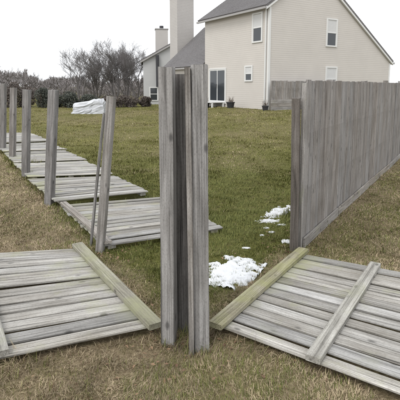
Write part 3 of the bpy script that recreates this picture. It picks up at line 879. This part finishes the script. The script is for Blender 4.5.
# ------------------------------------------------------------------ shrubs along the far side of the lawn
def clump(label, px, ytop, Yd, wpx, mat, leaf, n, seed, name, cat, group):
    rd = np.random.default_rng(seed)
    p = AT(px, 100, Yd); zg = gzf(p.x, p.y); h = AT(px, ytop, Yd).z - zg; r = wpx / F * Yd / 2
    root = thing(name, label, cat, (p.x, p.y, zg), group)
    k = 13
    cen = np.stack([rd.uniform(-.6, .6, k) * r, rd.uniform(-.6, .6, k) * r, np.linspace(.12, .85, k) * h], -1)
    rad = np.stack([rd.uniform(.35, .6, k) * r] * 2 + [rd.uniform(.18, .34, k) * h], -1)
    w_ = rd.integers(0, k, n)
    d = rd.normal(size=(n, 3)); d /= np.linalg.norm(d, axis=1)[:, None]
    c = cen[w_] + rad[w_] * d * rd.uniform(.45, 1.1, n)[:, None] ** 0.6
    c[:, 2] = np.clip(c[:, 2], 0.02, h * 1.05)
    u = rd.normal(size=(n, 3)); u /= np.linalg.norm(u, axis=1)[:, None]
    v = np.cross(u, rd.normal(size=(n, 3))); v /= np.linalg.norm(v, axis=1)[:, None]
    s = leaf * rd.uniform(.5, 1.3, n)[:, None]
    b0 = np.array([p.x, p.y, zg])
    V = np.stack([c - u * s, c + v * s * .45, c + u * s, c - v * s * .45], 1).reshape(-1, 3) + b0
    me = mesh('foliage', V.tolist(), np.arange(4 * n).reshape(-1, 4).tolist())
    put('foliage', me, mat, root)
    mb = MB(); r2 = random.Random(seed)
    for _ in range(10):
        mb.tube(b0 + np.array([r2.uniform(-.2, .2) * r, r2.uniform(-.2, .2) * r, -.05]), Vector(b0) + Vector((r2.uniform(-.7, .7) * r, r2.uniform(-.7, .7) * r, h * r2.uniform(.5, .95))), .03, .01, 4)
    mb.build('stem', BARK2, root)
GS = 'shrubs along the far edge of the lawn'
sh = [(42, 88.5, 35.5, 16, EVERGREEN, 'dark evergreen shrub just left of the thickest upright post top'),
      (68, 92.5, 36, 20, EVERGREEN, 'low dark evergreen shrub left of the white tarp heap'),
      (55, 95, 36.5, 18, EVERGREEN, 'dark shrub between two other evergreen shrubs at the lawn edge'),
      (28, 86, 37, 22, BROWNLEAF, 'tall brown shrub behind the second upright left post'),
      (11, 83.5, 36, 24, BROWNLEAF, 'tall brown shrub behind the third upright left post'),
      (-8, 84, 36, 24, BROWNLEAF, 'brown shrub at the left picture edge'),
      (112, 97, 36.5, 22, BROWNLEAF, 'brown shrub right of the white tarp heap'),
      (129, 96, 37, 24, BROWNLEAF, 'broad reddish brown shrub below the bare trees'),
      (88, 95, 37, 26, EVERGREEN, 'dark shrub directly behind the white tarp heap'),
      (144, 97, 37.5, 14, BROWNLEAF, 'small brown shrub before the wall of the pale grey house')]
for i, (px, yt, Yd, wp, mt, lb) in enumerate(sh):
    clump(lb, px, yt, Yd, wp, mt, 0.075, 3200, 100 + i, 'shrub', 'shrub', GS)
# far wood: reads as one mass
def far_wood():
    rd = random.Random(5); segs = []
    protos = []
    for k in range(5):
        s = []; grow(rd, Vector((0, 0, 0)), Vector((0, 0, 1)), .14, 4.2, 0, 3, s, .05, .75); protos.append(s)
    mb = MB()
    for i in range(120):
        px = -190 + i * 3.3 + rd.uniform(-3, 3); Yd = rd.uniform(105, 165)
        p = AT(px, 90, Yd); b = Vector((p.x, p.y, 0)); s = protos[i % 5]; c, si = math.cos(i), math.sin(i)
        hh = rd.uniform(.62, 1.0) * (0.72 if px > 30 else 1.0)
        T = lambda q: b + Vector((q.x * c - q.y * si, q.x * si + q.y * c, q.z)) * hh * 0.85
        for q0, q1, r0, r1, dp in s:
            mb.tube(T(q0), T(q1), max(r0, .03), max(r1, .02), 3, cap=False)
    rn = np.random.default_rng(8)
    n = 34000
    px = rn.uniform(-190, 165, n); Yd = rn.uniform(62, 84, n)
    hmax = (2.6 + 2.2 * fbm(px * 0.09, px * 0 + 2, 5, 3)) * np.where(px > 30, 0.72, 1.0)
    cx = (px - 200) / F * Yd; cz = hmax * rn.random(n) ** 0.8
    for i in range(n):
        c0 = Vector((cx[i], Yd[i], cz[i])); u = Vector(rn.normal(size=3)).normalized(); v = u.orthogonal()
        k = len(mb.v); q = rn.uniform(.12, .4); u.z = abs(u.z) + .4
        mb.v += [c0 - u * q, c0 + v * .035, c0 + u * q, c0 - v * .035]; mb.f.append([k, k + 1, k + 2, k + 3])
    o = put('far_wood', mesh('far_wood', mb.v, mb.f), FARBARK)
    prop(o, 'far-off grey bare wood along the horizon at the left', 'wood', kind='stuff')
far_wood()

# ------------------------------------------------------------------ white tarp heap
def tarp():
    p = G(89.5, 113.5, 0); rd = random.Random(3)
    n, m = 30, 9; W_, H_, D_ = 1.95, 1.12, 1.1
    vs, fs = [], []
    for j in range(m + 1):
        v = j / m
        for i in range(n):
            a = 2 * math.pi * i / n
            r = (1 - v ** 12) ** 0.5 if v < 1 else 0
            sq = (abs(math.cos(a)) ** 7 + abs(math.sin(a)) ** 7) ** (-1 / 7)
            x = math.cos(a) * sq * r * W_ / 2; y = math.sin(a) * sq * r * D_ / 2
            hx = 0.68 + 0.06 * float(sstep(-.5, .1, x)) + 0.22 * float(sstep(.15, .5, x))
            z = v * H_ * hx
            f = (float(fbm(a * 2.2 + 7, v * 1.2, 77, 3)) - .5) * 0.3 * (1 - v * .5) + (abs(float(vn(a * 4.3, v * 2.5, 31)) - .5) - .25) * 0.16 + (abs(float(vn(a * 9, v * 6, 33)) - .5) - .25) * 0.07
            k_ = .045 if 0 < j < m else .0
            vs.append((p.x + x * (1 + f) + rd.uniform(-k_, k_) + .05 * (i % 2 - .5) * (1 - v), p.y + y * (1 + f) + rd.uniform(-k_, k_) - .09 * (i % 2) * (1 - v) ** 2, gzf(p.x, p.y) + z - 0.03 + rd.uniform(-k_, k_) * .9))
    for j in range(m):
        for i in range(n):
            k = (i + 1) % n
            fs.append([j * n + i, j * n + k, (j + 1) * n + k, (j + 1) * n + i])
    root = thing('covered_heap', 'white tarp covered heap on the lawn left of the bare trees', 'heap', (p.x, p.y, 0))
    put('tarp', mesh('tarp', vs, [t for q in fs for t in ((q[0], q[1], q[2]), (q[0], q[2], q[3]))], False), TARP, root)
tarp()

# ------------------------------------------------------------------ snow
SNOWPIX = []
def snow(label, px, py, wx, wy, seed, hgt=0.06, thr=0.42, name='snow_patch', rot=0.0, group='melting snow patches'):
    c = G(px, py, 0.02); s = 0.011 if wx > 0.25 else 0.006
    nx_, ny_ = int(2 * wx / s), int(2 * wy / s)
    xs = (np.arange(nx_ + 1) / nx_ * 2 - 1); ys = (np.arange(ny_ + 1) / ny_ * 2 - 1)
    XX, YY = np.meshgrid(xs, ys)
    wxp, wyp = XX * wx, YY * wy
    nz_ = 0.55 * fbm(wxp * 7 + seed * 3.1, wyp * 7 + seed * 1.7, seed, 4) + 0.45 * fbm(wxp * 26 + seed, wyp * 26, seed + 7, 3)
    rad = np.hypot(XX, YY)
    fld = 1.0 - rad - (nz_ - 0.5) * 2.6 - (thr - 0.42)
    hh = np.clip(fld, -0.2, 1)
    up_ = np.clip(hh, 0, .5) / .5
    hz = np.where(hh > 0, hgt * up_ ** 0.6 * (0.6 + 0.8 * fbm(wxp * 13, wyp * 13, seed + 50, 2)), hh * 0.2) - 0.006
    ca, sa = math.cos(rot), math.sin(rot)
    wX = c.x + wxp * ca - wyp * sa; wY = c.y + wxp * sa + wyp * ca
    wZ = gz(wX, wY) + hz + 0.004
    keep = np.zeros_like(hh, bool); keep[:] = hh > -0.08
    idx = -np.ones(keep.shape, int); idx[keep] = np.arange(keep.sum())
    vs = np.stack([wX[keep], wY[keep], wZ[keep]], -1)
    q = np.stack([idx[:-1, :-1], idx[:-1, 1:], idx[1:, 1:], idx[1:, :-1]], -1).reshape(-1, 4)
    q = q[(q >= 0).all(1)]
    me = mesh(name, vs.tolist(), q.tolist(), True)
    o = put(name, me, SNOW); prop(o, label, 'snow', group)
    SNOWPIX.append((c.x, c.y, max(wx, wy), rot, wx, wy))
snow('large melting snow patch right behind the corner posts', 233, 271, 0.24, 0.33, 4, 0.032, 0.34, rot=-0.45)
snow('long ragged snow patch on the grass beside the dark end post', 279, 211, 0.13, 0.40, 9, 0.026, 0.46, rot=-0.62)
snow('thin snow scrap just below the ragged patch', 268, 220.5, 0.20, 0.09, 15, 0.018, 0.5)
snow('small snow scrap at the foot of the dark end post', 286, 240, 0.055, 0.06, 21, 0.02, 0.4)
for i, (px, py, r_) in enumerate(((262, 234, .018), (246, 246, .03), (272, 231, .03), (266, 227, .028), (213, 263, .045), (281, 224, .04))):
    snow(['snow crumb midway between the two bigger snow patches', 'snow crumb just above the large snow patch', 'snow crumb left of the dark end post foot',
          'tiny snow crumb below the thin snow scrap', 'snow crumb against the right corner post', 'snow crumb just below the long ragged snow patch'][i], px, py, r_ * 1.5, r_, 30 + i, 0.014, 0.4)

# ------------------------------------------------------------------ grass blades
PANELS = []
for o in bpy.data.objects:
    pass
def quadtest(x, y, poly):
    ins = np.ones(x.shape, bool); s = 0
    area = sum(poly[i][0] * poly[(i + 1) % 4][1] - poly[(i + 1) % 4][0] * poly[i][1] for i in range(4))
    sg = 1 if area > 0 else -1
    for i in range(4):
        a, b = poly[i], poly[(i + 1) % 4]
        ins &= sg * ((b[0] - a[0]) * (y - a[1]) - (b[1] - a[1]) * (x - a[0])) > 0
    return ins
A = G(214, 326, .05); B = G(297.5, 254.5, .05); eA = (G(400, 397, .05) - A).normalized() * 1.76; eB = (G(400, 273.5, .05) - B).normalized() * 1.76
PANELS.append([A, B, B + eB, A + eA])
A = G(159, 327, .05); B = G(83, 249.5, .05); eA = (G(0, 361, .055) - A).normalized() * 1.76; eB = (G(0, 254, .12) - B).normalized() * 1.76
PANELS.append([A, B, B + eB, A + eA])
for lb, a, b_, c, d, n_, z in inward:
    PANELS.append([G(*a, z), G(*b_, z), G(*c, z), G(*d, z)])
FEET = [(169, 341, .07, 330), (200, 345, .09, 380), (186, 343, .06, 200), (101, 249, .07, 260), (49.5, 206, .09, 240), (26, 177.5, .1, 160), (12.5, 161.5, .1, 120), (292, 250, .08, 260)]
def grass():
    Ps = []
    for d0, d1, dens in ((1.3, 2.6, 19000), (2.6, 4.0, 13000), (4.0, 6.0, 7000), (6.0, 9.0, 3000), (9.0, 14.0, 1200), (14.0, 22.0, 400), (22.0, 34.0, 130), (34.0, 46.0, 40)):
        hw = d1 * 0.60 + 1.2
        n = int(dens * (d1 - d0) * 2 * hw)
        x = rng.uniform(-hw, hw, n); y = rng.uniform(d0, d1, n)
        k = np.abs(x) < y * 0.58 + 1.2
        Ps.append(np.stack([x[k], y[k]], -1))
    P = np.concatenate(Ps); x, y = P[:, 0], P[:, 1]
    keep = np.ones(len(x), bool)
    for q in PANELS: keep &= ~quadtest(x, y, q)
    for cx, cy, r, rot, wx, wy in SNOWPIX:
        ca, sa = math.cos(-rot), math.sin(-rot); dx, dy = x - cx, y - cy
        lx, ly = dx * ca - dy * sa, dx * sa + dy * ca
        keep &= ~(((lx / wx) ** 2 + (ly / wy) ** 2) < 0.3) | (rng.random(len(x)) < 0.2)
    # thin bald places
    keep &= rng.random(len(x)) < np.clip(0.2 + 1.7 * (fbm(x * 9, y * 9, 61, 3) - .22), 0.12, 1)
    x, y = x[keep], y[keep]
    tuft = np.zeros(len(x))
    ex, ey = [], []
    for px, py, r, k in FEET:
        c = G(px, py); a = rng.uniform(0, 6.283, k); rr = r * (0.75 + np.abs(rng.normal(0, .45, k)))
        ex.append(c.x + np.cos(a) * rr); ey.append(c.y + np.sin(a) * rr)
    for q in PANELS:                                   # untrodden fringe along the panels
        for i in range(4):
            a, b = q[i], q[(i + 1) % 4]; k = int((b - a).length * 260); t = rng.random(k)
            o_ = rng.normal(0, .02, (2, k)); cx, cy = (q[0].x + q[2].x) / 2, (q[0].y + q[2].y) / 2
            ex.append(a.x + (b.x - a.x) * t + o_[0] + (a.x - cx) * .02); ey.append(a.y + (b.y - a.y) * t + o_[1] + (a.y - cy) * .02)
    ex, ey = np.concatenate(ex), np.concatenate(ey)
    x = np.concatenate([x, ex]); y = np.concatenate([y, ey]); tuft = np.concatenate([tuft, np.ones(len(ex))])
    n = len(x); d = np.hypot(x, y)
    z = gz(x, y)
    g = green(x, y)
    isg = rng.random(n) < np.clip(g * 0.95 + 0.04, 0, 1)
    hL_ = (0.016 + 0.034 * fbm(x * 7, y * 7, 71, 3)) * (1 + .25 * isg)
    L = hL_ * rng.uniform(.55, 1.35, n) * (1 + tuft * rng.uniform(.1, 1.2, n)) * (1 + 1.1 * sstep(.66, .8, fbm(x * 1.7, y * 1.7, 75, 3)))
    # taller tufts against posts and panel edges
    for q in PANELS[:3]:
        m = (q[0] + q[3]) / 2
    wdt = np.maximum(0.0013, d * 0.00044) * rng.uniform(.7, 1.4, n)
    az = rng.uniform(0, 2 * np.pi, n) 
    az = np.where(rng.random(n) < .45, vn(x * 1.3, y * 1.3, 88) * 9 + rng.normal(0, .5, n), az)
    lean = np.where(isg, rng.uniform(.25, 1.1, n), rng.uniform(.6, 1.5, n))   # angle from vertical
    dx, dy = np.cos(az), np.sin(az)
    sx, sy = -dy, dx
    b = np.stack([x, y, z - 0.004], -1)
    side = np.stack([sx, sy, np.zeros(n)], -1) * wdt[:, None]
    l1 = lean * 0.7; l2 = np.minimum(lean * 1.25, 1.62)
    m = b + np.stack([dx * np.sin(l1), dy * np.sin(l1), np.cos(l1)], -1) * (L * .55)[:, None]
    t = m + np.stack([dx * np.sin(l2), dy * np.sin(l2), np.cos(l2)], -1) * (L * .55)[:, None]
    V = np.stack([b - side, b + side, m + side * .8, m - side * .8, t], 1).reshape(-1, 3)
    o5 = np.arange(n) * 5
    loops = np.stack([o5, o5 + 1, o5 + 2, o5 + 3, o5 + 3, o5 + 2, o5 + 4], -1).astype(np.int32)
    ls = np.stack([np.arange(n) * 7, np.arange(n) * 7 + 4], -1).astype(np.int32).ravel()
    me = bpy.data.meshes.new('lawn_grass')
    me.vertices.add(5 * n); me.vertices.foreach_set('co', V.astype(np.float32).ravel())
    me.loops.add(7 * n); me.loops.foreach_set('vertex_index', loops.ravel())
    me.polygons.add(2 * n); me.polygons.foreach_set('loop_start', ls)
    me.update(); me.validate()
    # colour of each blade
    r1 = rng.random(n)[:, None]; r2 = rng.random(n)[:, None]
    straw = np.array([.19, .145, .09]) * (1 - r1) + np.array([.41, .335, .22]) * r1
    straw = straw * (0.30 + 1.4 * fbm(x * 6, y * 6, 91, 3))[:, None]
    straw = np.where(r2 < .13, np.array([.12, .075, .045]), straw)
    far = sstep(6, 16, d)[:, None]
    ga, gb = np.array([.050, .062, .014]), np.array([.175, .182, .055])
    grn = ga * (1 - r1) + gb * r1
    grn = grn * (1 - far) + far * (grn * .45 + .55 * np.array([.235, .205, .075]))
    colr = np.where(isg[:, None], grn, straw)
    C4 = np.concatenate([colr, np.ones((n, 1))], 1)
    ca_ = me.color_attributes.new('tint', 'FLOAT_COLOR', 'POINT')
    ca_.data.foreach_set('color', np.repeat(C4, 5, 0).astype(np.float32).ravel())
    m_, nn, l, bs = newmat('grass_blade')
    a = nn.new('ShaderNodeVertexColor'); a.layer_name = 'tint'
    l.new(a.outputs['Color'], bs.inputs['Base Color']); bs.inputs['Roughness'].default_value = .7; bs.inputs['Specular IOR Level'].default_value = .2
    o = put('lawn_grass', me, m_)
    prop(o, 'short dormant lawn grass, straw outside and green inside the fence', 'grass', kind='stuff')
    print('blades', n)
grass()

def litter():
    rd = random.Random(12); mb = MB()
    spots = [(106, 252, .22, 60), (290, 246, .2, 60), (186, 343, .22, 40), (95, 249, .25, 50), (262, 300, .5, 30), (150, 350, .8, 60), (240, 380, .8, 60), (275, 262, .3, 50)]
    for px, py, r, n in spots:
        c = G(px, py)
        for _ in range(n):
            x, y = c.x + rd.gauss(0, r), c.y + rd.gauss(0, r)
            z = gzf(x, y) + rd.uniform(.006, .022); q = rd.uniform(.010, .022)
            u = Vector((rd.gauss(0, 1), rd.gauss(0, 1), rd.gauss(0, .35))).normalized(); v = u.cross(Vector((rd.gauss(0, .3), rd.gauss(0, .3), 1))).normalized()
            o = Vector((x, y, z)); k = len(mb.v)
            mb.v += [o - u * q, o - v * q * .5 + UZ * .004, o + u * q * .9, o + v * q * .55 + UZ * .003]; mb.f += [[k, k + 1, k + 2], [k, k + 2, k + 3]]
    o = put('leaf_litter', mesh('leaf_litter', mb.v, mb.f), LITTER)
    prop(o, 'small brown dead leaves scattered on the grass by the posts', 'leaves', kind='stuff')
litter()
